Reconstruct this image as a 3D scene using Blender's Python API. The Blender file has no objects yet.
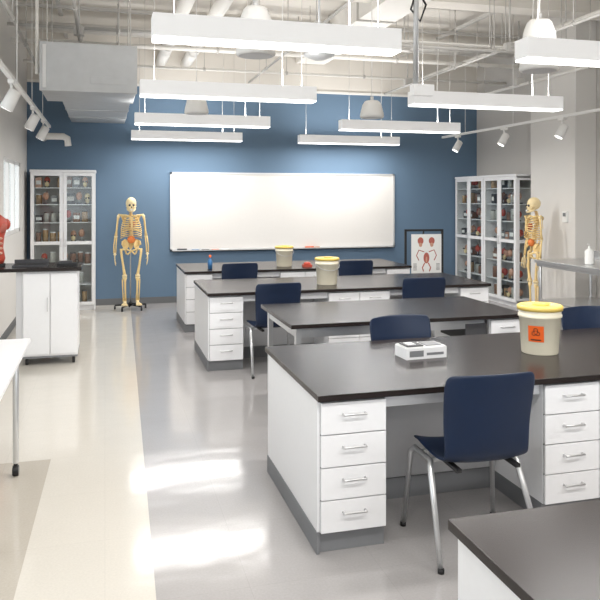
import bpy, bmesh, math, random
from mathutils import Vector, Matrix, Quaternion
random.seed(7)
scene = bpy.context.scene
try:
    scene.view_settings.view_transform = 'Standard'
    scene.view_settings.look = 'None'
    scene.view_settings.exposure = 0.26
except Exception as e:
    print(e)

# ------------------------------------------------------------ materials
MATS = {}
def mat(name, col, rough=0.5, metal=0.0, emit=0.0, ecol=None, noise=0.0, nscale=30.0, bump=0.0, coat=0.0, spec=0.5):
    if name in MATS: return MATS[name]
    m = bpy.data.materials.new(name); m.use_nodes = True
    nt = m.node_tree; b = nt.nodes['Principled BSDF']
    b.inputs['Base Color'].default_value = (*col, 1)
    b.inputs['Roughness'].default_value = rough
    b.inputs['Metallic'].default_value = metal
    b.inputs['Specular IOR Level'].default_value = spec
    if coat: b.inputs['Coat Weight'].default_value = coat
    if emit:
        b.inputs['Emission Color'].default_value = (*(ecol or col), 1)
        b.inputs['Emission Strength'].default_value = emit
    tc = nt.nodes.new('ShaderNodeTexCoord')
    n = nt.nodes.new('ShaderNodeTexNoise'); n.inputs['Scale'].default_value = nscale
    n.inputs['Detail'].default_value = 4
    nt.links.new(tc.outputs['Object'], n.inputs['Vector'])
    amt = noise if noise else 0.02
    r = nt.nodes.new('ShaderNodeMapRange')
    r.inputs['To Min'].default_value = 1-amt; r.inputs['To Max'].default_value = 1+amt
    nt.links.new(n.outputs['Fac'], r.inputs['Value'])
    mx = nt.nodes.new('ShaderNodeVectorMath'); mx.operation = 'SCALE'
    mx.inputs[0].default_value = col
    nt.links.new(r.outputs['Result'], mx.inputs['Scale'])
    nt.links.new(mx.outputs['Vector'], b.inputs['Base Color'])
    MATS[name] = m
    return m

M_white = mat('white_laminate', (0.84,0.84,0.85), 0.35)
M_whitepaint = mat('white_paint', (0.86,0.85,0.83), 0.5)
M_top = mat('black_epoxy_top', (0.022,0.017,0.016), 0.25, noise=0.12, nscale=60, spec=0.25)
M_kick = mat('grey_kick', (0.20,0.205,0.215), 0.55)
M_panel = mat('knee_panel', (0.60,0.60,0.61), 0.5)
M_steel = mat('brushed_steel', (0.62,0.62,0.62), 0.28, 0.9)
M_chrome = mat('satin_chrome', (0.66,0.67,0.68), 0.3, 0.75)
M_navy = mat('navy_plastic', (0.006,0.016,0.045), 0.42, noise=0.05, spec=0.4)
M_black = mat('black_plastic', (0.012,0.012,0.013), 0.45)
M_dark = mat('dark_grey', (0.06,0.06,0.065), 0.5)
M_blue = mat('blue_wall_paint', (0.122,0.195,0.285), 0.75, noise=0.03, nscale=3)
M_wall = mat('warm_white_wall', (0.74,0.72,0.69), 0.8, noise=0.02, nscale=3)
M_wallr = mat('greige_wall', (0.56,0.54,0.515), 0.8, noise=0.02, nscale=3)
M_ceil = mat('ceiling_paint', (0.74,0.705,0.65), 0.85, noise=0.04, nscale=2)
M_pipe = mat('painted_pipe', (0.84,0.82,0.78), 0.55)
M_pipe2 = mat('grey_conduit', (0.54,0.525,0.50), 0.5)
M_galv = mat('galvanised_metal', (0.52,0.53,0.54), 0.45, 0.3, noise=0.10, nscale=8)
M_board = mat('whiteboard_surface', (0.77,0.75,0.72), 0.3)
M_alu = mat('aluminium_trim', (0.72,0.72,0.72), 0.35, 0.5)
M_fix = mat('fixture_housing_glow', (0.90,0.90,0.91), 0.45, emit=0.13, ecol=(1,0.99,0.97))  # faint emission added so the housing sides look brighter than lit
M_lamp = mat('lamp_diffuser', (1,1,1), 0.5, emit=3.0, ecol=(1.0,0.98,0.95))
M_bone = mat('bone', (0.84,0.62,0.28), 0.5, noise=0.15, nscale=25)
M_bonel = mat('bone_light', (0.88,0.72,0.42), 0.5, noise=0.1, nscale=25)
M_muscle = mat('muscle_red', (0.50,0.07,0.04), 0.5, noise=0.2, nscale=20)
M_orange = mat('orange_paint', (0.78,0.22,0.05), 0.5)
M_tub = mat('tub_plastic', (0.82,0.76,0.60), 0.35)
M_yellow = mat('yellow_lid', (0.78,0.56,0.13), 0.35)
M_label = mat('orange_label', (0.75,0.12,0.015), 0.4)
M_paper = mat('paper', (0.84,0.84,0.82), 0.7)
M_inkred = mat('ink_red', (0.45,0.12,0.09), 0.7, noise=0.3, nscale=60)
M_base = mat('baseboard_grey', (0.14,0.145,0.15), 0.6)
M_cabin = mat('cabinet_back', (0.62,0.60,0.58), 0.6)
M_amber = mat('amber_fluid', (0.42,0.27,0.14), 0.25)
M_jar = mat('jar_fluid', (0.48,0.48,0.45), 0.15)
M_brown = mat('brown_model', (0.22,0.11,0.07), 0.5, noise=0.2)
M_teal = mat('blue_plastic', (0.05,0.18,0.4), 0.4)
M_flesh = mat('flesh_model', (0.58,0.32,0.22), 0.5, noise=0.2)

def glass_mat():
    m = bpy.data.materials.new('clear_glass'); m.use_nodes = True
    nt = m.node_tree; nt.nodes.clear()
    o = nt.nodes.new('ShaderNodeOutputMaterial'); mx = nt.nodes.new('ShaderNodeMixShader')
    t = nt.nodes.new('ShaderNodeBsdfTransparent'); t.inputs[0].default_value = (0.95,0.97,0.97,1)
    g = nt.nodes.new('ShaderNodeBsdfGlossy'); g.inputs['Roughness'].default_value = 0.03
    f = nt.nodes.new('ShaderNodeLayerWeight'); f.inputs[0].default_value = 0.3
    p = nt.nodes.new('ShaderNodeMath'); p.operation='POWER'; p.inputs[1].default_value=3.0
    q = nt.nodes.new('ShaderNodeMath'); q.operation='MULTIPLY_ADD'; q.inputs[1].default_value=0.5; q.inputs[2].default_value=0.04
    nt.links.new(f.outputs['Facing'], p.inputs[0]); nt.links.new(p.outputs[0], q.inputs[0])
    nt.links.new(q.outputs[0], mx.inputs[0]); nt.links.new(t.outputs[0], mx.inputs[1])
    nt.links.new(g.outputs[0], mx.inputs[2]); nt.links.new(mx.outputs[0], o.inputs[0])
    return m
M_glass = glass_mat()

def floor_mat():
    m = bpy.data.materials.new('vinyl_tile_floor'); m.use_nodes = True
    nt = m.node_tree; b = nt.nodes['Principled BSDF']
    geo = nt.nodes.new('ShaderNodeNewGeometry')
    sep = nt.nodes.new('ShaderNodeSeparateXYZ'); nt.links.new(geo.outputs['Position'], sep.inputs[0])
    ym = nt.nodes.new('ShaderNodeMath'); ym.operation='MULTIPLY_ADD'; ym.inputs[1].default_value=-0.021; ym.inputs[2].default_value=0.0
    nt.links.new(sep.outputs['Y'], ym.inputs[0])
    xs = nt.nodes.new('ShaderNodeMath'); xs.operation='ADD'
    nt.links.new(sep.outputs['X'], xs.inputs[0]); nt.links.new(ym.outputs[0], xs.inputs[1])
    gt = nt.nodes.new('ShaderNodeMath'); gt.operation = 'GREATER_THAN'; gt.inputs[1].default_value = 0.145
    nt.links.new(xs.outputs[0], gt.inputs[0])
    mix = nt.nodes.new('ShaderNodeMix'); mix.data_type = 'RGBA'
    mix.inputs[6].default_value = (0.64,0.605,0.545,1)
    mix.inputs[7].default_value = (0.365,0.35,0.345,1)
    nt.links.new(gt.outputs[0], mix.inputs[0])
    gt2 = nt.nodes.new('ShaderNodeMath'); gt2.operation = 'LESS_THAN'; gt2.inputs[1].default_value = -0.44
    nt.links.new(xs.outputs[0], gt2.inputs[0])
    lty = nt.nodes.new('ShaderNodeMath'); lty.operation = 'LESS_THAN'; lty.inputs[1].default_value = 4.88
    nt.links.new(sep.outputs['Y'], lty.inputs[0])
    shadow_mask = nt.nodes.new('ShaderNodeMath'); shadow_mask.operation='MULTIPLY'
    nt.links.new(gt2.outputs[0], shadow_mask.inputs[0]); nt.links.new(lty.outputs[0], shadow_mask.inputs[1])
    shadow_mix = nt.nodes.new('ShaderNodeMix'); shadow_mix.data_type='RGBA'
    shadow_mix.inputs[7].default_value = (0.48,0.44,0.38,1)  # darker patch paints the mobile table's shadow into the floor colour
    nt.links.new(shadow_mask.outputs[0], shadow_mix.inputs[0]); nt.links.new(mix.outputs[2], shadow_mix.inputs[6])
    n = nt.nodes.new('ShaderNodeTexNoise'); n.inputs['Scale'].default_value = 90; n.inputs['Detail'].default_value = 5
    nt.links.new(geo.outputs['Position'], n.inputs['Vector'])
    r = nt.nodes.new('ShaderNodeMapRange'); r.inputs['To Min'].default_value = 0.90; r.inputs['To Max'].default_value = 1.10
    nt.links.new(n.outputs['Fac'], r.inputs['Value'])
    br = nt.nodes.new('ShaderNodeTexBrick'); br.offset = 0.0
    br.inputs['Scale'].default_value = 1.0
    br.inputs['Brick Width'].default_value = 0.61; br.inputs['Row Height'].default_value = 0.61
    br.inputs['Mortar Size'].default_value = 0.0012; br.inputs['Mortar Smooth'].default_value = 0.3
    br.inputs['Color1'].default_value = (1,1,1,1); br.inputs['Color2'].default_value = (0.985,0.985,0.985,1)
    br.inputs['Mortar'].default_value = (0.88,0.88,0.88,1)
    nt.links.new(geo.outputs['Position'], br.inputs['Vector'])
    v1 = nt.nodes.new('ShaderNodeVectorMath'); v1.operation = 'SCALE'
    nt.links.new(shadow_mix.outputs[2], v1.inputs[0]); nt.links.new(r.outputs[0], v1.inputs['Scale'])
    v2 = nt.nodes.new('ShaderNodeVectorMath'); v2.operation = 'MULTIPLY'
    nt.links.new(v1.outputs[0], v2.inputs[0]); nt.links.new(br.outputs['Color'], v2.inputs[1])
    nt.links.new(v2.outputs[0], b.inputs['Base Color'])
    b.inputs['Roughness'].default_value = 0.13
    b.inputs['Specular IOR Level'].default_value = 0.55
    n2 = nt.nodes.new('ShaderNodeTexNoise'); n2.inputs['Scale'].default_value = 4
    nt.links.new(geo.outputs['Position'], n2.inputs['Vector'])
    bp = nt.nodes.new('ShaderNodeBump'); bp.inputs['Strength'].default_value = 0.12; bp.inputs['Distance'].default_value = 0.02
    nt.links.new(n2.outputs['Fac'], bp.inputs['Height']); nt.links.new(bp.outputs['Normal'], b.inputs['Normal'])
    return m
M_floor = floor_mat()

# ------------------------------------------------------------ mesh builder
class B:
    def __init__(s, rs=1.0):
        s.v=[]; s.f=[]; s.m=[]; s.sm=[]; s.mats=[]; s.rs=rs
    def mi(s, m):
        if m not in s.mats: s.mats.append(m)
        return s.mats.index(m)
    def add(s, vs, fs, m, smooth=False):
        o=len(s.v); s.v += [tuple(v) for v in vs]; k=s.mi(m)
        for f in fs:
            s.f.append([i+o for i in f]); s.m.append(k); s.sm.append(smooth)
    def box(s, x0,x1,y0,y1,z0,z1,m, M=None):
        vs=[Vector(p) for p in [(x0,y0,z0),(x1,y0,z0),(x1,y1,z0),(x0,y1,z0),(x0,y0,z1),(x1,y0,z1),(x1,y1,z1),(x0,y1,z1)]]
        if M is not None: vs=[M@v for v in vs]
        s.add(vs,[(0,3,2,1),(4,5,6,7),(0,1,5,4),(1,2,6,5),(2,3,7,6),(3,0,4,7)],m)
    def tube(s, pts, r, m, seg=10, cap=True):
        pts=[Vector(p) for p in pts]; n=len(pts)
        rs = list(r) if isinstance(r,(list,tuple)) else [r]*n
        rs=[q*s.rs for q in rs]
        t0=(pts[1]-pts[0]).normalized()
        up=Vector((0,0,1)) if abs(t0.z)<0.9 else Vector((1,0,0))
        a=t0.cross(up).normalized(); prev=t0; vs=[]
        for i in range(n):
            if i==0: t=t0
            elif i==n-1: t=(pts[i]-pts[i-1]).normalized()
            else: t=((pts[i]-pts[i-1]).normalized()+(pts[i+1]-pts[i]).normalized()).normalized()
            q=prev.rotation_difference(t); a=q@a; prev=t
            b=t.cross(a).normalized()
            for j in range(seg):
                th=2*math.pi*j/seg
                vs.append(pts[i]+(a*math.cos(th)+b*math.sin(th))*rs[i])
        fs=[]
        for i in range(n-1):
            for j in range(seg):
                k=(j+1)%seg
                fs.append((i*seg+j,i*seg+k,(i+1)*seg+k,(i+1)*seg+j))
        s.add(vs,fs,m,True)
        if cap:
            s.add(vs[:seg],[tuple(range(seg))],m); s.add(vs[-seg:],[tuple(range(seg))],m)
    def cyl(s,p0,p1,r,m,seg=16): s.tube([p0,p1],r,m,seg)
    def ell(s,c,rad,m,seg=14,rings=9,M=None):
        vs=[];fs=[];c=Vector(c)
        for i in range(rings+1):
            ph=math.pi*i/rings
            for j in range(seg):
                th=2*math.pi*j/seg
                p=Vector((rad[0]*math.sin(ph)*math.cos(th),rad[1]*math.sin(ph)*math.sin(th),rad[2]*math.cos(ph)))
                if M is not None: p=M@p
                vs.append(c+p)
        for i in range(rings):
            for j in range(seg):
                k=(j+1)%seg
                fs.append((i*seg+j,(i+1)*seg+j,(i+1)*seg+k,i*seg+k))
        s.add(vs,fs,m,True)
    def lathe(s,c,prof,m,seg=28,smooth=True):
        c=Vector(c);vs=[];fs=[]
        for (r,z) in prof:
            for j in range(seg):
                th=2*math.pi*j/seg
                vs.append(c+Vector((r*math.cos(th),r*math.sin(th),z)))
        for i in range(len(prof)-1):
            for j in range(seg):
                k=(j+1)%seg
                fs.append((i*seg+j,i*seg+k,(i+1)*seg+k,(i+1)*seg+j))
        s.add(vs,fs,m,smooth)
    def prism(s, poly, y0, y1, m):
        n=len(poly)
        vs=[(p[0],y0,p[1]) for p in poly]+[(p[0],y1,p[1]) for p in poly]
        fs=[tuple(range(n)),tuple(range(n,2*n))]+[(i,(i+1)%n,(i+1)%n+n,i+n) for i in range(n)]
        s.add(vs,fs,m)
    def obj(s,name,loc=(0,0,0),rot=0.0,bevel=0.0,parent=None):
        me=bpy.data.meshes.new(name); me.from_pydata(s.v,[],s.f); me.update()
        for m in s.mats: me.materials.append(m)
        for p,k,sm in zip(me.polygons,s.m,s.sm):
            p.material_index=k; p.use_smooth=sm
        bm=bmesh.new(); bm.from_mesh(me)
        bmesh.ops.remove_doubles(bm,verts=bm.verts,dist=1e-6)
        bmesh.ops.recalc_face_normals(bm,faces=bm.faces)
        bm.to_mesh(me); bm.free()
        o=bpy.data.objects.new(name,me); scene.collection.objects.link(o)
        o.location=loc; o.rotation_euler=(0,0,rot)
        if bevel:
            md=o.modifiers.new('bevel','BEVEL'); md.width=bevel; md.segments=2; md.limit_method='ANGLE'; md.angle_limit=math.radians(50)
        if parent: o.parent=parent
        return o

def empty(name, loc=(0,0,0), rot=0):
    e=bpy.data.objects.new(name,None); scene.collection.objects.link(e)
    e.location=loc; e.rotation_euler=(0,0,rot); e.empty_display_size=0.1
    return e

# ------------------------------------------------------------ room shell
CZ=4.3; WY=11.6; WX=6.5
b=B(); b.box(-2.5,6.6,-3.1,11.7,-0.1,0,M_floor); b.obj('floor')
b=B(); b.box(-2.5,6.6,-3.1,11.7,CZ,CZ+0.1,M_ceil); b.obj('ceiling')
b=B(); b.box(-2.5,6.6,WY,WY+0.1,0,3.47,M_blue); b.box(-2.5,6.6,WY,WY+0.1,3.47,CZ,M_ceil); b.obj('wall_back')
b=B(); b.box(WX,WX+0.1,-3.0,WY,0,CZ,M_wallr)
b.obj('wall_right')
b=B(); b.box(6.17,WX,8.35,9.4,0,CZ,M_wall); b.obj('wall_column')
def wall_hole_x(name,x0,x1,ya,yb,holes_z,hy0,hy1,m):
    b=B(); z0,z1=holes_z
    b.box(x0,x1,ya,hy0,0,CZ,m); b.box(x0,x1,hy1,yb,0,CZ,m)
    b.box(x0,x1,hy0,hy1,0,z0,m); b.box(x0,x1,hy0,hy1,z1,CZ,m)
    return b.obj(name)
wall_hole_x('wall_left',-1.25,-1.15,8.6,WY,(1.22,2.18),9.0,10.7,M_wall)
b=B(); b.box(-2.4,-1.25,8.5,8.6,0,CZ,M_wall); b.box(-1.25,-1.15,8.5,8.6,0,CZ,M_wall); b.obj('wall_left_return')
wall_hole_x('wall_left_near',-2.5,-2.4,-3.0,8.5,(0.9,2.6),0.5,6.5,M_wall)
b=B()
b.box(-2.5,-1.5,-3.1,-3,0,CZ,M_wall); b.box(5.5,6.6,-3.1,-3,0,CZ,M_wall)
b.box(-1.5,5.5,-3.1,-3,0,0.9,M_wall); b.box(-1.5,5.5,-3.1,-3,2.9,CZ,M_wall); b.obj('wall_front')  # large opening put in to let fill light through
def window(name,axis,c0,c1,z0,z1,pos,n):
    b=B()
    def bx(a0,a1,p0,p1,za,zb,m):
        if axis=='x': b.box(p0,p1,a0,a1,za,zb,m)
        else: b.box(a0,a1,p0,p1,za,zb,m)
    t=0.05
    bx(c0,c1,pos-0.04,pos+0.04,z0,z0+t,M_whitepaint); bx(c0,c1,pos-0.04,pos+0.04,z1-t,z1,M_whitepaint)
    for i in range(n+1):
        a=c0+(c1-c0)*i/n; a=min(max(a,c0+t/2),c1-t/2)
        bx(a-t/2,a+t/2,pos-0.04,pos+0.04,z0,z1,M_whitepaint)
    bx(c0+.01,c1-.01,pos-0.004,pos+0.004,z0+.01,z1-.01,M_glass)
    b.obj(name)
window('window_1','x',9.0,10.7,1.22,2.18,-1.2,3)
window('window_2','x',0.5,6.5,0.9,2.6,-2.45,5)
window('fill_window_front','y',-1.5,5.5,0.9,2.9,-3.05,5)  # unseen window added behind the camera for fill light
b=B(); b.box(-1.15,WX,WY-0.012,WY,0,0.10,M_base); b.obj('baseboard_back')
b=B(); b.box(WX-0.012,WX,-3,8.35,0,0.10,M_base); b.box(6.158,6.17,8.35,9.4,0,0.10,M_base);b.box(6.158,6.5,8.338,8.35,0,0.10,M_base); b.obj('baseboard_right')
b=B(); b.box(-1.15,-1.138,8.5,WY,0,0.10,M_base); b.box(-2.4,-1.138,8.488,8.5,0,0.10,M_base); b.obj('baseboard_left')
b=B(); b.box(-1.15,WX,WY-0.02,WY,3.46,3.5,M_pipe); b.obj('trim_1')

# ------------------------------------------------------------ whiteboard
b=B()
b.box(1.03,4.86,WY-0.03,WY-0.004,0.85,2.08,M_board)
for (x0,x1,z0,z1) in [(1.01,4.88,2.07,2.10),(1.01,4.88,0.83,0.86),(1.01,1.04,0.83,2.10),(4.85,4.88,0.83,2.10)]:
    b.box(x0,x1,WY-0.04,WY-0.002,z0,z1,M_alu)
b.box(1.05,4.84,WY-0.11,WY-0.03,0.82,0.835,M_alu); b.box(1.05,4.84,WY-0.11,WY-0.105,0.82,0.85,M_alu)
b.box(1.12,1.27,WY-0.09,WY-0.05,0.835,0.87,M_dark)
b.box(3.25,3.40,WY-0.09,WY-0.05,0.835,0.87,M_label); b.box(3.42,3.50,WY-0.09,WY-0.05,0.835,0.865,M_flesh)
for i in range(4): b.cyl((1.35+i*.16,WY-0.08,0.846),(1.47+i*.16,WY-0.08,0.846),0.01,[M_teal,M_black,M_label,M_white][i],8)
b.obj('whiteboard')

# ------------------------------------------------------------ lab benches
def drawer_stack(b,x0,x1,yf,yb,front,zt=0.735,kick=0.1):
    b.box(x0,x1,yf if front<0 else yb, yb if front<0 else yf,kick,zt,M_white)
    b.box(x0+0.002,x1-0.002,(yf-0.003) if front<0 else yf,yf if front<0 else (yf+0.003),kick+.002,zt-0.01,M_dark)
    n=4; h=(zt-0.012-kick)/n
    for i in range(n):
        z0=kick+0.003+i*h; z1=z0+h-0.006
        ya,yb2=(yf-0.02,yf) if front<0 else (yf,yf+0.02)
        b.box(x0+0.003,x1-0.003,ya,yb2,z0,z1,M_white)
        yo=yf-0.045 if front<0 else yf+0.045; ys=yf-0.018 if front<0 else yf+0.018
        xc=(x0+x1)/2; zc=z0+h*0.60; w=0.055
        b.tube([(xc-w,ys,zc),(xc-w,yo,zc),(xc+w,yo,zc),(xc+w,ys,zc)],0.0055,M_steel,8)
def bench_mesh():
    b=B(); D=1.15; W=3.03
    b.box(-0.02,W+0.02,-0.0,D,0.735,0.765,M_top)
    yi=0.045; mid=D/2
    for (x0,x1) in [(0.0,0.335),(1.215,1.55),(1.55,1.885),(W-0.335,W)]:
        drawer_stack(b,x0,x1,yi,mid-0.03,-1); drawer_stack(b,x0,x1,D-yi,mid+0.03,1)
        b.box(x0,x1,yi+0.015,D-yi-0.015,0,0.1,M_kick)
    b.box(0,W,mid-0.03,mid+0.03,0.1,0.735,M_panel)
    b.box(0.02,W-0.02,mid-0.045,mid+0.045,0,0.115,M_kick)
    b.box(-0.012,0.0,yi-0.0,D-yi,0.105,0.735,M_white); b.box(W,W+0.012,yi,D-yi,0.105,0.735,M_white)
    b.box(-0.016,0,yi-0.004,D-yi+0.004,0,0.105,M_kick); b.box(W,W+0.016,yi-0.004,D-yi+0.004,0,0.105,M_kick)
    for (xa,xb) in [(0.335,1.215),(1.885,W-0.335)]:
        b.box(xa,xb,yi+0.03,yi+0.05,0.665,0.735,M_white); b.box(xa,xb,D-yi-0.05,D-yi-0.03,0.665,0.735,M_white)
    return b
bb=bench_mesh()
bench=bb.obj('lab_bench',(0.985,3.20,0),bevel=0.003)
for y in (6.88,8.95,0.73):
    o=bench.copy(); o.location=(0.98,y,0); scene.collection.objects.link(o)
b=B()
b.box(0,1.95,0,1.05,0.735,0.765,M_top)
b.box(0.06,1.6,0.05,0.075,0.66,0.735,M_chrome); b.box(0.06,1.6,0.975,1.0,0.66,0.735,M_chrome); b.box(0.05,0.075,0.05,1.0,0.66,0.735,M_chrome)
for y in (0.06,0.96):
    b.box(0.045,0.085,y-0.02,y+0.03,0.03,0.735,M_chrome); b.cyl((0.065,y+0.005,0),(0.065,y+0.005,0.03),0.02,M_black)
drawer_stack(b,1.64,1.93,0.04,0.5,-1); drawer_stack(b,1.64,1.93,1.01,0.5,1); b.box(1.65,1.92,0.06,0.99,0,0.1,M_kick)
b.box(1.42,1.62,0.06,0.46,0.56,0.735,M_black); b.box(1.43,1.61,0.045,0.06,0.58,0.70,M_dark)
b.obj('lab_table',(1.31,5.02,0),bevel=0.003)

# ------------------------------------------------------------ chairs
def chair_meshes():
    prof=[(0.235,0.425,0.19),(0.225,0.445,0.205),(0.17,0.458,0.215),(0.05,0.452,0.225),(-0.08,0.446,0.225),(-0.15,0.45,0.22),(-0.195,0.475,0.217),(-0.212,0.53,0.218),(-0.222,0.62,0.222),(-0.235,0.72,0.228),(-0.252,0.81,0.233),(-0.262,0.868,0.229),(-0.266,0.888,0.210)]
    n=13; vs=[];fs=[]
    for i,(y,z,w) in enumerate(prof):
        for j in range(n):
            s=-1+2*j/(n-1)
            back=max(0,min(1,(i-5)/3)); seat=1-back
            vs.append((s*w, y+back*0.045*s*s, z+seat*0.022*abs(s)**3 - (0.006 if i>10 else 0)*s*s))
    for i in range(len(prof)-1):
        for j in range(n-1):
            fs.append((i*n+j,i*n+j+1,(i+1)*n+j+1,(i+1)*n+j))
    me=bpy.data.meshes.new('shell'); me.from_pydata(vs,[],fs); me.materials.append(M_navy)
    for p in me.polygons: p.use_smooth=True
    f=B()
    for sx in (-1,1):
        f.tube([(sx*0.255,0.235,0.0),(sx*0.228,0.195,0.40),(sx*0.215,0.17,0.425),(sx*0.215,-0.02,0.425),(sx*0.228,-0.05,0.40),(sx*0.262,-0.245,0.0)],[0.011,0.0145,0.0145,0.0145,0.0165,0.011],M_chrome,10)
        for y in (0.235,-0.245):
            f.cyl((sx*(0.255 if y>0 else 0.262),y,0),(sx*(0.255 if y>0 else 0.262),y,0.02),0.015,M_black,10)
        f.box(sx*0.15-0.012,sx*0.15+0.012,-0.2,0.15,0.425,0.442,M_black)
    f.tube([(-0.215,0.12,0.42),(0.215,0.12,0.42)],0.011,M_chrome,8)
    f.tube([(-0.215,0.0,0.42),(0.215,0.0,0.42)],0.011,M_chrome,8)
    return me,f
shell_me,frame_b=chair_meshes()
frame_me=None
def chair(loc,rot=0):
    global frame_me
    e=empty('stacking_chair',loc,rot)
    s=bpy.data.objects.new('shell',shell_me); scene.collection.objects.link(s); s.parent=e
    md=s.modifiers.new('thick','SOLIDIFY'); md.thickness=0.012; md.offset=0
    md=s.modifiers.new('sub','SUBSURF'); md.levels=1; md.render_levels=2
    if frame_me is None:
        o=frame_b.obj('frame'); frame_me=o.data
    else:
        o=bpy.data.objects.new('frame',frame_me); scene.collection.objects.link(o)
    o.parent=e
    return e
pi=math.pi
chair((1.735,3.17,0),math.radians(-2))
chair((1.58,6.80,0),math.radians(4)); chair((3.15,6.86,0),math.radians(-5))
chair((1.60,8.90,0),0.05); chair((3.15,8.90,0),-0.08)
chair((1.96,4.30,0),pi+0.06); chair((3.44,4.30,0),pi-0.05)

# ------------------------------------------------------------ buckets
def bucket(loc,label=None,s=1.0):
    b=B(); R=0.125*s; r=0.105*s; H=0.275*s
    b.lathe((0,0,0),[(0.0,0),(r,0),(r+0.002,0.004),(R-0.004,H*0.78),(R+0.003,H*0.79),(R+0.003,H*0.84),(R-0.002,H*0.85),(R,H)],M_tub,36)
    b.lathe((0,0,0),[(R,H-0.016),(R+0.008,H-0.016),(R+0.009,H+0.006),(R-0.002,H+0.012),(R-0.014,H+0.006),(0,H+0.006)],M_yellow,36)
    b.lathe((0.02,0.02,H+0.006),[(0.05,0),(0.05,0.012),(0.0,0.012)],M_yellow,20)
    if label is None:
        b.tube([(-(R+.004),0,H*0.82)]+[(-(R+0.008)*math.cos(t),-(R+0.012)*math.sin(t),H*0.82-0.07*math.sin(t)) for t in [i*pi/12 for i in range(1,12)]]+[((R+.004),0,H*0.82)],0.0025,M_alu,6)
    if label is not None:
        a0=label
        def P(u,z,e):
            rr=r+(R-r)*(z/(H*0.8))+e
            a=a0+u/rr
            return (rr*math.cos(a),rr*math.sin(a),z)
        def patch(u0,u1,z0,z1,e,m,n=8):
            vs=[P(u0+(u1-u0)*i/n,z,e) for z in (z0,z1) for i in range(n+1)]
            b.add(vs,[(i,i+1,n+2+i,n+1+i) for i in range(n)],m)
        zc=0.125; w=0.046
        patch(-w,w,zc-0.045,zc+0.050,0.002,M_label)
        def ring(cu,cz,r0,r1,m,t0=0,t1=2*pi,n=18,e=0.003):
            vs=[]
            for i in range(n+1):
                t=t0+(t1-t0)*i/n
                vs.append(P(cu+r0*math.cos(t),cz+r0*math.sin(t),e)); vs.append(P(cu+r1*math.cos(t),cz+r1*math.sin(t),e))
            b.add(vs,[(2*i,2*i+1,2*i+3,2*i+2) for i in range(n)],m)
        zs=zc+0.012
        ring(0,zs,0.009,0.0115,M_black)
        for k in range(3):
            a=pi/2+k*2*pi/3
            ring(0.013*math.cos(a),zs+0.013*math.sin(a),0.009,0.013,M_black,a-2.5,a+2.5)
        patch(-0.030,0.030,zc-0.036,zc-0.029,0.003,M_black)
    return b.obj('biohazard_bucket' if label is not None else 'specimen_bucket',loc)
bucket((2.53,3.76,0.765),math.radians(-135))
bucket((2.30,7.30,0.765)); bucket((2.34,9.35,0.765),s=0.95)
b=B()
b.box(-0.13,0.13,-0.075,0.075,0,0.065,M_white); b.box(-0.125,0.125,-0.07,0.07,0.065,0.069,M_alu)
b.box(-0.115,-0.01,-0.055,0.055,0.069,0.076,M_dark); b.box(0.01,0.11,-0.05,0.05,0.069,0.073,M_kick)
b.box(-0.10,-0.05,-0.035,0.03,0.076,0.080,M_alu); b.box(-0.11,-0.02,-0.0765,-0.075,0.015,0.05,M_kick); b.box(0.0,0.11,-0.0765,-0.075,0.02,0.035,M_kick)
b.obj('slide_kit_box',(1.79,3.85,0.765),0.05,bevel=0.004)
b=B(); b.lathe((0,0,0),[(0,0),(0.03,0),(0.03,0.1),(0.012,0.13),(0.012,0.15)],M_teal,14); b.lathe((0,0,0.15),[(0.015,0),(0.015,0.03),(0,0.03)],M_label,12); b.obj('spray_bottle',(1.32,9.25,0.765))
b=B(); b.box(-0.06,0.06,-0.04,0.04,0,0.03,M_muscle); b.ell((0,0,0.04),(0.05,0.035,0.025),M_muscle); b.obj('kidney_model',(2.62,9.2,0.765))

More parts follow.
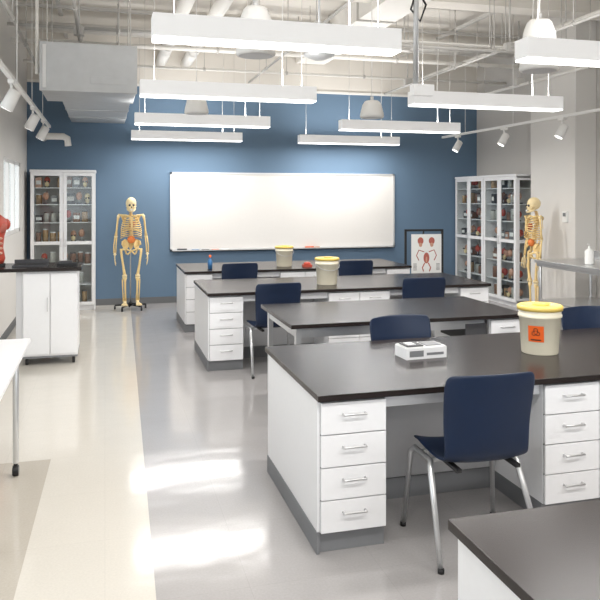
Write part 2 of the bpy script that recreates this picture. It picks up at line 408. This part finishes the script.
# ------------------------------------------------------------ glazed cabinets
def glazed_cabinet(name,W,D,H,loc,rot,nd=2,glass_end=False):
    b=B(); t=0.025; m=M_white
    b.box(0,t,0.02,D,0,H,m)
    if glass_end:
        b.box(W-t,W,0.02,0.07,0,H,m); b.box(W-t,W,D-0.05,D,0,H,m); b.box(W-t,W,0.07,D-0.05,0,0.14,m); b.box(W-t,W,0.07,D-0.05,0.99,1.04,m); b.box(W-t,W,0.07,D-0.05,H-0.06,H,m)
        b.box(W-0.014,W-0.010,0.07,D-0.05,0.14,0.99,M_glass); b.box(W-0.014,W-0.010,0.07,D-0.05,1.04,H-0.06,M_glass)
    else: b.box(W-t,W,0.02,D,0,H,m)
    b.box(0,W,D-0.015,D,0,H,M_cabin)
    b.box(0,W,0.02,D,H-t,H,m); b.box(0,W,0.02,D,0.08,0.08+t,m); b.box(0,W,0.05,0.07,0,0.08,m)
    b.box(-0.01,W+0.01,-0.005,D,H,H+0.035,m)
    b.box(t,W-t,0.02,D,1.0,1.03,m)
    zsh=[0.38,0.68,1.31,1.58,1.83]
    for z in zsh: b.box(t,W-t,0.035,D-0.02,z,z+0.012,m)
    dw=W/nd
    for i in range(nd):
        x0=i*dw+0.002; x1=(i+1)*dw-0.002
        s=0.05
        b.box(x0,x0+s,0,0.02,0.08,H-0.005,m); b.box(x1-s,x1,0,0.02,0.08,H-0.005,m)
        b.box(x0+s,x1-s,0,0.02,H-0.005-s,H-0.005,m); b.box(x0+s,x1-s,0,0.02,0.08,0.08+s,m)
        b.box(x0+s,x1-s,0,0.02,0.99,1.04,m)
        b.box(x0+s,x1-s,0.008,0.012,0.08+s,0.99,M_glass); b.box(x0+s,x1-s,0.008,0.012,1.04,H-s,M_glass)
        xh=x1-0.028 if i%2==0 else x0+0.028
        b.tube([(xh,0,0.96),(xh,-0.03,0.96),(xh,-0.03,1.08),(xh,0,1.08)],0.005,M_steel,8)
    b.obj(name,loc,rot,bevel=0.002)
    c=B(); levels=[0.106]+[0.393,0.693,1.031,1.323,1.593,1.843]
    for li,z in enumerate(levels):
        x=0.06
        while x<W-0.15:
            k=random.random(); y=0.12+random.random()*0.08
            if k<0.42:
                r=0.035+random.random()*0.017; h=0.12+random.random()*0.05
                c.lathe((x+r,y,z),[(0,0),(r,0),(r,h),(r*0.8,h+0.012)],random.choice([M_jar,M_amber,M_jar,M_brown,M_amber]),14)
                c.lathe((x+r,y,z+h+0.01),[(r*0.9,0),(r*0.9,0.015),(0,0.015)],random.choice([M_white,M_kick,M_dark]),14); x+=2*r+0.02
            elif k<0.6:
                r=0.052
                c.ell((x+r,y,z+0.105),(r*0.85,r*1.05,0.06),random.choice([M_bonel,M_muscle,M_flesh])); c.ell((x+r,y-0.04,z+0.05),(r*0.6,r*0.6,0.045),M_bonel)
                c.ell((x+r-.02,y-0.075,z+0.09),(.013,.013,.013),M_dark,8,6); c.ell((x+r+.02,y-0.075,z+0.09),(.013,.013,.013),M_dark,8,6)
                c.lathe((x+r,y,z),[(0,0),(0.04,0),(0.04,0.015),(0,0.015)],M_black,12); x+=2*r+0.025
            elif k<0.78:
                w=0.08
                c.box(x,x+w,y-0.04,y+0.04,z,z+0.02,M_dark); c.cyl((x+w/2,y,z+0.02),(x+w/2,y,z+0.07),0.008,M_alu,8)
                c.ell((x+w/2,y,z+0.12),(0.045,0.04,0.06),random.choice([M_muscle,M_brown,M_flesh])); c.tube([(x+w/2,y,z+0.15),(x+w/2+0.02,y,z+0.19)],0.012,M_brown,8); x+=w+0.03
            elif k<0.93:
                w=0.08+random.random()*0.05; h=0.10+random.random()*0.08
                c.box(x,x+w,y-0.04,y+0.09,z,z+h,random.choice([M_brown,M_kick,M_flesh,M_dark])); c.box(x+0.01,x+w-0.01,y-0.042,y-0.04,z+h*0.3,z+h*0.7,M_paper); x+=w+0.02
            else: x+=0.07
    c.obj('anatomical_specimen_collection',loc,rot)
glazed_cabinet('glazed_display_cabinet',0.92,0.43,2.07,(-1.06,11.15,0),0)
glazed_cabinet('glazed_display_cabinet',0.96,0.43,2.02,(6.05,11.56,0),-pi/2)
glazed_cabinet('glazed_display_cabinet',0.96,0.43,2.02,(6.05,10.58,0),-pi/2,glass_end=True)

# ------------------------------------------------------------ skeletons
def skeleton(loc,rot):
    b=B(1.3); bo=M_bone; bl=M_bonel
    b.ell((0,0.012,1.607),(0.078,0.096,0.090),bl,18,12)
    b.ell((0,-0.045,1.553),(0.055,0.047,0.058),bl,14,10)
    b.tube([(-0.055,0.0,1.555),(-0.052,-0.02,1.51),(-0.03,-0.075,1.492),(0,-0.088,1.49),(0.03,-0.075,1.492),(0.052,-0.02,1.51),(0.055,0,1.555)],0.011,bl,8)
    for sx in (-1,1):
        b.ell((sx*0.027,-0.080,1.578),(0.018,0.018,0.017),M_dark,10,8)
        b.tube([(sx*0.03,-0.086,1.552),(sx*0.06,-0.048,1.555),(sx*0.07,0.0,1.56)],0.005,bl,6)
    b.ell((0,-0.090,1.548),(0.009,0.01,0.013),M_dark,8,6)
    b.box(-0.022,0.022,-0.101,-0.08,1.512,1.522,M_paper); b.box(-0.022,0.022,-0.103,-0.085,1.500,1.510,M_paper)
    N=25; sp=[]
    for i in range(N):
        t=i/(N-1); z=1.50-0.50*t
        y=0.03+0.022*math.sin(t*2*pi*0.9+0.3)
        r=0.014+0.012*t
        sp.append((y,z,r))
        b.cyl((0,y,z-0.0075),(0,y,z+0.0075),r,bo,10)
        b.tube([(0,y+r*0.8,z),(0,y+r+0.022,z-0.014)],[0.006,0.003],bo,6)
        b.tube([(-r-0.014,y+0.012,z),(r+0.014,y+0.012,z)],0.004,bo,6)
    b.tube([(0,y,z) for y,z,r in sp],0.010,M_flesh,8)
    for i in range(12):
        zb=1.425-0.0285*i
        a=0.075+0.075*math.sin(min(1,(i+1)/8)*pi/2); bb_=0.055+0.05*math.sin(min(1,(i+1)/7)*pi/2)
        end=1.0 if i<7 else (0.86 if i<10 else 0.5)
        drop=0.035+0.045*min(1,i/6)
        for sx in (-1,1):
            pts=[]
            for k in range(13):
                u=k/12*end
                zz=zb+0.008*math.sin(u*pi)-drop*u
                if i>=7 and i<10 and u>0.7: zz+= (u-0.7)*0.25
                elif i<7 and u>0.75: zz+=(u-0.75)*0.10*(i/3)
                pts.append((sx*max(0.012,a*math.sin(pi*u)) ,-0.012+bb_*math.cos(pi*u)+0.012,zz))
            b.tube(pts,0.0056,bo,6)
    b.prism([(-0.022,1.405),(0.022,1.405),(0.016,1.37),(0.015,1.25),(0,1.215),(-0.015,1.25),(-0.016,1.37)],-0.112,-0.098,bo)
    for sx in (-1,1):
        b.tube([(sx*0.02,-0.10,1.405),(sx*0.08,-0.085,1.43),(sx*0.13,-0.03,1.43),(sx*0.175,0.0,1.435)],0.008,bo,8)
        vs=[(sx*0.06,0.10,1.41),(sx*0.15,0.055,1.42),(sx*0.085,0.10,1.25)]
        vs2=[(x,y+0.010,z) for x,y,z in vs]
        b.add(vs+vs2,[(0,1,2),(3,4,5),(0,1,4,3),(1,2,5,4),(2,0,3,5)],bo)
        b.tube([(sx*0.07,0.11,1.38),(sx*0.13,0.085,1.415),(sx*0.18,0.02,1.44)],0.008,bo,6)
        b.ell((sx*0.183,0.012,1.41),(0.026,0.026,0.026),bl,10,8)
        b.tube([(sx*0.185,0.012,1.41),(sx*0.198,0.012,1.34),(sx*0.212,0.015,1.20),(sx*0.222,0.015,1.115)],[0.016,0.011,0.010,0.017],bo,8)
        b.ell((sx*0.222,0.015,1.105),(0.028,0.018,0.02),bl,10,8)
        b.tube([(sx*0.212,0.02,1.11),(sx*0.220,0.0,0.98),(sx*0.226,-0.012,0.865)],[0.010,0.007,0.007],bo,8)
        b.tube([(sx*0.236,0.01,1.095),(sx*0.252,-0.005,0.98),(sx*0.250,-0.015,0.865)],[0.008,0.007,0.010],bo,8)
        b.ell((sx*0.238,-0.016,0.845),(0.024,0.014,0.02),bl,10,8)
        for k in range(5):
            L=[0.075,0.15,0.165,0.155,0.13][k]; off=(-0.030+0.015*k)
            y0=-0.016-off*1.0
            sp_y=-off*0.75-(0.0 if k else -0.03)
            pts=[(sx*0.238,y0,0.835)]
            for q in (0.42,0.68,0.86,1.0):
                pts.append((sx*(0.238+0.006*math.sin(q*3)-0.014*q*q),y0+sp_y*q,0.835-L*q))
            b.tube(pts,[0.005,0.005,0.0045,0.004,0.0025],bl,6)
            for pnt in pts[1:4]: b.ell(pnt,(0.0072,0.0072,0.0072),bo,6,5)
        Mr=Matrix.Rotation(sx*math.radians(38),3,'Z')@Matrix.Rotation(sx*math.radians(18),3,'Y')
        b.ell((sx*0.082,0.015,0.985),(0.062,0.016,0.068),bo,14,10,Mr)
        b.tube([(sx*0.03,0.055,1.02),(sx*0.085,0.045,1.055),(sx*0.13,0.0,1.03),(sx*0.135,-0.035,0.985)],0.010,bo,8)
        b.tube([(sx*0.105,-0.005,0.94),(sx*0.05,-0.05,0.905),(0,-0.06,0.895)],0.010,bo,8)
        b.tube([(sx*0.095,0.01,0.93),(sx*0.07,0.02,0.85),(sx*0.05,-0.01,0.84),(0.008*sx,-0.055,0.885)],0.010,bo,8)
        b.ell((sx*0.095,0,0.925),(0.027,0.027,0.027),bl,10,8)
        b.tube([(sx*0.098,0,0.922),(sx*0.145,0.005,0.905)],0.012,bo,8)
        b.tube([(sx*0.148,0.005,0.925),(sx*0.145,0,0.86),(sx*0.122,-0.014,0.70),(sx*0.100,-0.005,0.555),(sx*0.095,0,0.525)],[0.015,0.014,0.0125,0.017,0.024],bo,10)
        b.ell((sx*0.080,0,0.515),(0.022,0.028,0.024),bl,10,8); b.ell((sx*0.112,0,0.515),(0.022,0.028,0.024),bl,10,8)
        b.ell((sx*0.096,-0.034,0.525),(0.02,0.010,0.022),bl,10,8)
        b.ell((sx*0.096,0.0,0.483),(0.040,0.028,0.014),bl,12,8)
        b.tube([(sx*0.093,0,0.485),(sx*0.090,-0.004,0.43),(sx*0.086,0,0.28),(sx*0.084,0.006,0.145)],[0.024,0.013,0.010,0.015],bo,10)
        b.tube([(sx*0.127,0.014,0.465),(sx*0.122,0.012,0.30),(sx*0.112,0.012,0.135)],[0.008,0.006,0.009],bo,8)
        b.ell((sx*0.092,-0.002,0.128),(0.026,0.030,0.018),bl,10,8)
        b.ell((sx*0.094,0.045,0.108),(0.019,0.032,0.021),bl,10,8); b.ell((sx*0.096,-0.035,0.112),(0.030,0.030,0.015),bl,10,8)
        for k in range(5):
            x0=sx*(0.078+0.009*k); x1=sx*(0.070+0.0185*k); ye=[-0.175,-0.17,-0.162,-0.152,-0.138][k]
            b.tube([(x0,-0.045,0.112),(x1,ye*0.70,0.094),(x1,ye*0.86,0.092),(x1,ye,0.088)],[0.006,0.0065 if k else 0.009,0.005,0.003],bl,6)
        b.ell((sx*0.147,0,0.885),(0.016,0.016,0.03),M_orange,8,6)
    b.prism([(-0.045,1.01),(0.045,1.01),(0.025,0.93),(0.0,0.895),(-0.025,0.93)],0.045,0.066,bo)
    Mh=Matrix.Rotation(0.5,3,'Y')
    b.ell((0.012,-0.05,1.285),(0.042,0.036,0.055),M_muscle,12,9,Mh)
    b.ell((0.0,-0.03,1.06),(0.06,0.042,0.055),M_orange,12,9)
    b.rs=1.0
    b.tube([(0,0.12,0.06),(0,0.12,0.90),(0,0.09,0.97),(0,0.066,0.97)],0.010,M_steel,10)
    b.cyl((0,0.12,0.045),(0,0.12,0.10),0.025,M_black,12)
    for k in range(5):
        a=pi/2+k*2*pi/5; ex=0.24*math.cos(a); ey=0.07+0.24*math.sin(a)
        b.tube([(0,0.12,0.07),(ex,ey,0.06)],[0.018,0.012],M_black,8)
        b.cyl((ex,ey,0.06),(ex,ey,0.035),0.008,M_black,8); b.cyl((ex-0.012,ey,0.027),(ex+0.012,ey,0.027),0.027,M_black,14)
    return b.obj('anatomical_skeleton',loc,rot)
skeleton((0.38,11.0,0),0.05)
skeleton((5.80,8.78,0),math.radians(-98))

# ------------------------------------------------------------ poster easel
b=B()
b.prism([(-0.22,0.44),(0.29,0.44),(0.29,1.09),(-0.22,1.09)],-0.016,-0.004,M_paper)
b.box(-0.33,-0.295,-0.004,0.02,0.30,1.17,M_black); b.box(0.295,0.33,-0.004,0.02,0.30,1.17,M_black)
b.box(-0.33,0.33,-0.004,0.02,1.135,1.17,M_black); b.box(-0.36,0.36,-0.05,0.02,0.41,0.44,M_black)
b.tube([(-0.31,0.01,0.32),(-0.38,-0.03,0.0)],0.014,M_black,8); b.tube([(0.31,0.01,0.32),(0.38,-0.03,0.0)],0.014,M_black,8); b.tube([(0,0.02,1.15),(0,0.5,0.0)],0.014,M_black,8)
def blob(x,z,rx,rz,m,e=0.003): b.ell((x+0.035,-0.016,z),(rx,e,rz),m,14,8)
blob(-0.10,0.98,0.05,0.06,M_inkred); blob(0.09,0.98,0.05,0.06,M_inkred); blob(-0.10,0.92,0.03,0.04,M_flesh,0.004); blob(0.09,0.92,0.03,0.04,M_flesh,0.004)
for sx in (-1,1):
    b.tube([(.035+sx*0.04,-0.016,0.80),(.035+sx*0.13,-0.016,0.83),(.035+sx*0.17,-0.016,0.74),(.035+sx*0.13,-0.016,0.66)],0.008,M_inkred,6)
    b.tube([(.035+sx*0.03,-0.016,0.62),(.035+sx*0.07,-0.016,0.54),(.035+sx*0.05,-0.016,0.48)],0.010,M_inkred,6)
blob(0,0.70,0.05,0.09,M_inkred); blob(0,0.68,0.02,0.06,M_flesh,0.004)
for i in range(6):
    b.box(-0.19,-0.13,-0.018,-0.016,0.60-i*0.02,0.607-i*0.02,M_dark); b.box(0.20,0.26,-0.018,-0.016,0.60-i*0.02,0.607-i*0.02,M_dark)
b.obj('poster_easel',(5.06,10.75,0.0),-0.12)

# ------------------------------------------------------------ instructor cart (left)
b=B()
b.box(-0.80,-0.27,0.0,0.55,0.09,0.95,M_white)
b.box(-0.79,-0.54,-0.018,0,0.11,0.93,M_white); b.box(-0.53,-0.28,-0.018,0,0.11,0.93,M_white)
b.tube([(-0.56,-0.015,0.55),(-0.56,-0.045,0.55),(-0.56,-0.045,0.68),(-0.56,-0.015,0.68)],0.005,M_steel,8)
b.box(-0.80,-0.27,0.0,0.55,0.07,0.09,M_kick); b.box(-0.86,-0.80,0.0,0.5,0.09,0.95,M_panel)
b.box(-1.55,-0.23,-0.05,0.60,0.95,0.985,M_top)
b.box(-1.5,-1.46,0.02,0.5,0.02,0.95,M_dark)
for x in (-0.76,-0.31,-1.48):
    for y in (0.05,0.5):
        b.cyl((x,y,0.09),(x,y,0.05),0.01,M_steel,8); b.cyl((x-0.014,y,0.033),(x+0.014,y,0.033),0.033,M_black,14)
b.obj('instructor_cart',(0,7.63,0),bevel=0.003)
b=B()
b.box(-0.17,0.17,-0.11,0.12,0,0.018,M_dark); b.box(-0.15,0.15,-0.09,0.05,0.018,0.02,M_black)
b.box(-0.17,0.17,0.105,0.12,0.018,0.06,M_dark)
b.obj('laptop',(-0.74,7.85,0.9855))
b=B(); b.box(-0.10,0.10,-0.07,0.07,0,0.025,M_black); b.box(-0.08,0.05,-0.05,0.05,0.025,0.045,M_dark); b.tube([(0.09,0,0.02),(0.12,0,0.03),(0.10,0.02,0.06),(0.06,0,0.04)],0.004,M_black,6); b.obj('document_camera',(-0.38,7.85,0.9855))
b=B()
b.box(-0.11,0.11,-0.09,0.09,0,0.03,M_black)
b.lathe((0,0,0.03),[(0,0),(0.12,0),(0.135,0.05),(0.115,0.16),(0.125,0.28),(0.155,0.38),(0.15,0.45),(0.09,0.50),(0.052,0.52),(0.05,0.57)],M_muscle,20)
b.ell((0,-0.01,0.67),(0.072,0.085,0.105),M_muscle,16,12); b.ell((0,-0.09,0.66),(0.012,0.02,0.02),M_flesh,8,6)
for sx in (-1,1):
    b.ell((sx*0.15,0,0.43),(0.045,0.05,0.06),M_muscle); b.ell((sx*0.055,-0.12,0.40),(0.06,0.03,0.055),M_inkred); b.ell((sx*0.03,-0.08,0.69),(0.012,0.01,0.008),M_paper,8,6)
for i in range(4): b.ell((0,-0.125,0.14+i*0.05),(0.07,0.02,0.022),M_flesh,10,6)
b.obj('torso_model',(-1.13,7.92,0.985),0.5)

# ------------------------------------------------------------ left mobile table
b=B()
b.box(-1.35,-0.485,-1.65,0,0.715,0.745,M_white)
b.box(-1.30,-0.50,-0.12,-0.08,0.68,0.715,M_chrome); b.box(-1.30,-0.50,-1.55,-1.51,0.68,0.715,M_chrome)
for x in (-0.525,-1.28):
    b.box(x-0.02,x+0.02,-1.55,-0.08,0.69,0.715,M_chrome)
    for y in (-0.48,-1.48):
        b.cyl((x,y,0.075),(x,y,0.70),0.018,M_chrome,14); b.cyl((x,y,0.05),(x,y,0.08),0.012,M_black,10)
        b.cyl((x-0.018,y,0.032),(x+0.018,y,0.032),0.032,M_black,16)
b.obj('mobile_table',(0,5.13,0),bevel=0.004)

# ------------------------------------------------------------ right steel table
b=B()
b.box(0,0.85,0,2.6,0.86,0.90,M_steel); b.box(0.02,0.83,0.02,2.58,0.82,0.86,M_steel); b.box(0.82,0.85,0,2.6,0.90,1.0,M_steel)
b.box(0.04,0.81,0.05,2.55,0.38,0.40,M_steel)
for x in (0.05,0.80):
    for y in (0.06,1.3,2.54): b.cyl((x,y,0),(x,y,0.86),0.02,M_steel,12)
b.obj('stainless_steel_table',(5.3,5.4,0),bevel=0.003)
b=B(); b.lathe((0,0,0),[(0,0),(0.05,0),(0.052,0.01),(0.052,0.15),(0.03,0.18),(0.014,0.185),(0.014,0.215),(0,0.215)],M_paper,20); b.tube([(0,0,0.215),(0,0,0.24),(-0.03,0,0.24)],0.006,M_paper,8); b.obj('soap_bottle',(5.55,7.25,0.901))

# ------------------------------------------------------------ light fixtures
def fixture(x0,x1,y,z=2.575):
    L=x1-x0; e=empty('linear_pendant_light',(x0,y,z)); H=0.125
    b=B()
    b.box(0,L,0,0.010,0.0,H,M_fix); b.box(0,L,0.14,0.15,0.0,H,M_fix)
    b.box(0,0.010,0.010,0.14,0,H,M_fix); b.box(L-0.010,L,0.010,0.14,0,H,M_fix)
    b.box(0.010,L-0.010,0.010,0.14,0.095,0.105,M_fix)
    b.box(0.004,L-0.004,0.004,0.146,-0.012,0.0,M_lamp)
    for xx in (0.12,L-0.12):
        b.cyl((xx,0.075,0.10),(xx,0.075,CZ-z),0.0025,M_pipe2,6); b.cyl((xx,0.075,0.10),(xx,0.075,0.14),0.012,M_alu,8)
    b.tube([(L-0.3,0.075,0.10),(L-0.3,0.09,0.6),(L-0.27,0.07,CZ-z)],0.004,M_whitepaint,6)
    b.obj('housing',parent=e)
    for nm,zz,ry,en in (('downlight',-0.02,0,26),('ceiling_fill',0.135,pi,15)):  # the up-facing lamp is added to brighten the ceiling
        ld=bpy.data.lights.new(nm,'AREA'); ld.shape='RECTANGLE'; ld.size=L-0.06; ld.size_y=0.12; ld.energy=en; ld.color=(1.0,0.98,0.955)
        lo=bpy.data.objects.new(nm,ld); scene.collection.objects.link(lo); lo.parent=e; lo.location=(L/2,0.075,zz); lo.rotation_euler=(ry,0,0)
for (x0,x1,y) in [(0.25,1.70,3.92),(0.29,1.85,6.18),(0.34,1.98,8.62),(0.38,2.06,10.9),
                  (2.54,4.10,3.90),(2.79,4.40,6.14),(2.94,4.62,8.68),(3.01,4.73,10.98),
                  (0.25,1.75,1.6),(2.5,4.1,1.6),(0.25,1.75,-0.8),(2.5,4.1,-0.8)]:
    fixture(x0,x1,y)

def speaker(x,y,zb,r=0.14,h=0.2):
    b=B()
    b.lathe((0,0,0),[(0,0.005),(r*0.93,0.0),(r,0.012),(r*0.97,0.05),(r*0.80,h*0.75),(r*0.62,h*0.95),(r*0.5,h),(0,h)],M_whitepaint,28)
    b.lathe((0,0,-0.002),[(0,0),(r*0.85,0.0)],M_panel,28)
    b.cyl((0,0,h),(0,0,h+0.05),0.02,M_alu,10); b.cyl((0,0,h),(0,0,CZ-zb),0.005,M_whitepaint,6)
    b.obj('pendant_speaker',(x,y,zb))
speaker(3.0,7.78,2.62); speaker(1.02,8.25,2.66); speaker(1.02,4.9,2.69,0.14,0.34); speaker(2.99,4.45,2.60,0.14,0.36)
b=B(); b.lathe((0,0,0),[(0,0),(0.06,0),(0.15,0.04),(0.15,0.06),(0.07,0.08),(0.06,0.13),(0,0.13)],M_galv,24); b.cyl((0,0,0.13),(0,0,CZ-3.03),0.012,M_galv,8); b.obj('ceiling_sprinkler_guard',(2.0,6.6,3.03))
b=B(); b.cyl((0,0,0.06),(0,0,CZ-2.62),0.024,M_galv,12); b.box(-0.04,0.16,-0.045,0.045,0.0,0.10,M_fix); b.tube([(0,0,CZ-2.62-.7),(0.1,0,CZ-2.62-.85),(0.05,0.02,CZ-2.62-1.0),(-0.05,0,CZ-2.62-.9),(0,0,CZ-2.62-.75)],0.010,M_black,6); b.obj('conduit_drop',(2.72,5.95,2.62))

def track(x,y0,y1,z,spots,side):
    b=B()
    b.box(x-0.018,x+0.018,y0,y1,z,z+0.035,M_whitepaint)
    y=y0+0.3
    while y<y1:
        b.cyl((x,y,z+0.03),(x,y,CZ),0.004,M_whitepaint,6); y+=1.4
    for sy in spots:
        b.cyl((x,sy,z),(x,sy,z-0.12),0.012,M_whitepaint,8); b.box(x-0.025,x+0.025,sy-0.06,sy+0.06,z-0.03,z,M_whitepaint)
        d=Vector((side*0.45,0.1,-0.85)).normalized(); c=Vector((x,sy,z-0.16))
        b.tube([c-d*0.085,c-d*0.07,c+d*0.10],[0.03,0.052,0.058],M_whitepaint,16); b.tube([c+d*0.101,c+d*0.102],0.048,M_lamp,16)
    b.obj('track_light_rail')
track(5.62,4.5,11.2,2.71,(7.87,9.24,10.65),-1)
track(-0.78,2.5,11.0,2.71,(6.6,8.5,9.9),-1)

# ------------------------------------------------------------ ceiling services
def pipe(name,pts,r,m=M_pipe,hang=True):
    b=B(); b.tube(pts,r,m,16)
    p0=Vector(pts[0]); p1=Vector(pts[-1]); n=int((p1-p0).length/1.6)+1
    for i in range(1,n+1):
        p=p0.lerp(p1,i/(n+1))
        if len(pts)==2 and hang:
            b.cyl(p,(p.x,p.y,CZ),0.006,M_pipe2,6)
            d=(p1-p0).normalized(); b.tube([p-d*0.015,p+d*0.015],r+0.010,M_pipe2,14)
    b.obj(name)
pipe('ceiling_pipe',[(1.26,-2.5,3.85),(1.26,11.58,3.85)],0.085)
pipe('ceiling_pipe',[(0.86,-2.5,3.85),(0.86,11.58,3.85)],0.085)
pipe('ceiling_pipe',[(-1.1,9.9,3.95),(6.48,9.9,3.95)],0.05)
pipe('ceiling_pipe',[(5.3,-2.5,3.75),(5.3,11.58,3.75)],0.035)
pipe('ceiling_pipe',[(-1.1,9.3,3.62),(6.48,9.3,3.62)],0.03)
pipe('ceiling_conduit',[(-1.1,8.9,3.72),(6.48,8.9,3.72)],0.020,M_pipe2)
pipe('ceiling_conduit',[(-1.1,10.6,3.60),(6.48,10.6,3.60)],0.020)
pipe('ceiling_conduit',[(2.5,7.6,3.45),(6.48,7.6,3.45)],0.018,M_pipe2)
pipe('ceiling_conduit',[(2.5,7.7,3.52),(6.48,7.7,3.52)],0.018)
pipe('ceiling_conduit',[(2.3,2.5,3.6),(2.3,11.58,3.6)],0.016,M_pipe2)
pipe('ceiling_conduit',[(4.7,2.5,3.5),(4.7,11.58,3.5)],0.016,M_pipe2)
pipe('ceiling_conduit',[(-0.3,2.5,3.65),(-0.3,11.58,3.65)],0.020,M_pipe2)
pipe('ceiling_conduit',[(5.9,2.5,3.35),(5.9,11.58,3.35)],0.022)
pipe('ceiling_conduit',[(-0.9,2.5,3.5),(-0.9,11.58,3.5)],0.018,M_pipe2)
b=B()
for (x,y,z) in [(2.3,7.6,3.6),(4.7,7.6,3.5),(4.7,10.6,3.55),(-0.3,8.9,3.68),(5.9,9.3,3.4),(1.9,9.3,3.62),(3.9,8.9,3.72)]:
    b.box(x-0.06,x+0.06,y-0.05,y+0.05,z-0.05,z+0.05,M_pipe2); b.cyl((x,y,z),(x,y,CZ),0.012,M_pipe2,8)
b.obj('ceiling_junction_boxes')
b=B()
for y in (7.0,8.3,9.6,10.9): b.box(-1.1,6.48,y,y+0.05,4.12,4.16,M_pipe2)
for x in (-0.6,1.8,3.3,5.0):
    b.box(x,x+0.05,3,WY-0.02,4.16,4.20,M_pipe2)
b.obj('ceiling_strut_grid')
b=B(); b.box(-1.14,6.5,10.2,10.5,4.0,4.3,M_ceil); b.box(-2.4,6.5,7.8,8.1,4.05,4.3,M_ceil); b.obj('ceiling_beam')
b=B(); b.box(3.1,3.6,2.0,WY-0.02,3.95,4.28,M_pipe)
for i in range(8): b.box(3.08,3.62,2.5+i*1.2,2.53+i*1.2,3.93,4.3,M_pipe2)
b.obj('ceiling_duct')
b=B()
b.box(-0.66,0.33,8.0,8.95,2.84,3.34,M_galv)
b.box(-0.67,0.34,7.99,8.03,2.83,3.35,M_galv)
b.box(-0.50,0.30,8.95,11.58,2.86,3.22,M_galv)
b.box(-0.64,-0.60,7.98,8.0,2.86,3.32,M_alu); b.box(-0.15,0.25,7.985,8.0,2.92,3.0,M_galv)
for i in range(2): b.box(-0.508,0.308,9.9+i*0.9,9.92+i*0.9,2.852,3.228,M_galv)
for x in (-0.6,0.27):
    for y in (8.1,8.85): b.cyl((x,y,3.34),(x,y,CZ),0.008,M_pipe2,6)
b.tube([(-0.72,8.3,3.05),(-0.72,8.3,3.9)],0.02,M_pipe,10)
b.obj('fan_coil_unit',bevel=0.004)
b=B(); b.tube([(-0.9,11.54,2.60),(-0.9,11.2,2.60),(-0.85,11.15,2.60),(-0.60,11.15,2.60),(-0.54,11.15,2.57),(-0.53,11.15,2.46)],0.05,M_pipe,12); b.obj('drain_pipe')
b=B(); b.box(6.14,6.17,8.5,8.6,1.35,1.5,M_paper); b.box(6.136,6.14,8.52,8.58,1.43,1.48,M_kick); b.obj('thermostat')

# ------------------------------------------------------------ world + camera
w=bpy.data.worlds.new('sky_world'); scene.world=w; w.use_nodes=True
bg=w.node_tree.nodes['Background']; bg.inputs[0].default_value=(0.90,0.94,1.0,1); bg.inputs[1].default_value=2.5

cam=bpy.data.cameras.new('camera'); co=bpy.data.objects.new('camera',cam); scene.collection.objects.link(co)
co.location=(0,0,1.7); co.rotation_euler=(math.radians(90),0,math.radians(-15.32))
cam.sensor_width=36; cam.lens=42.72; cam.shift_y=-103/600; cam.clip_start=0.05
scene.camera=co
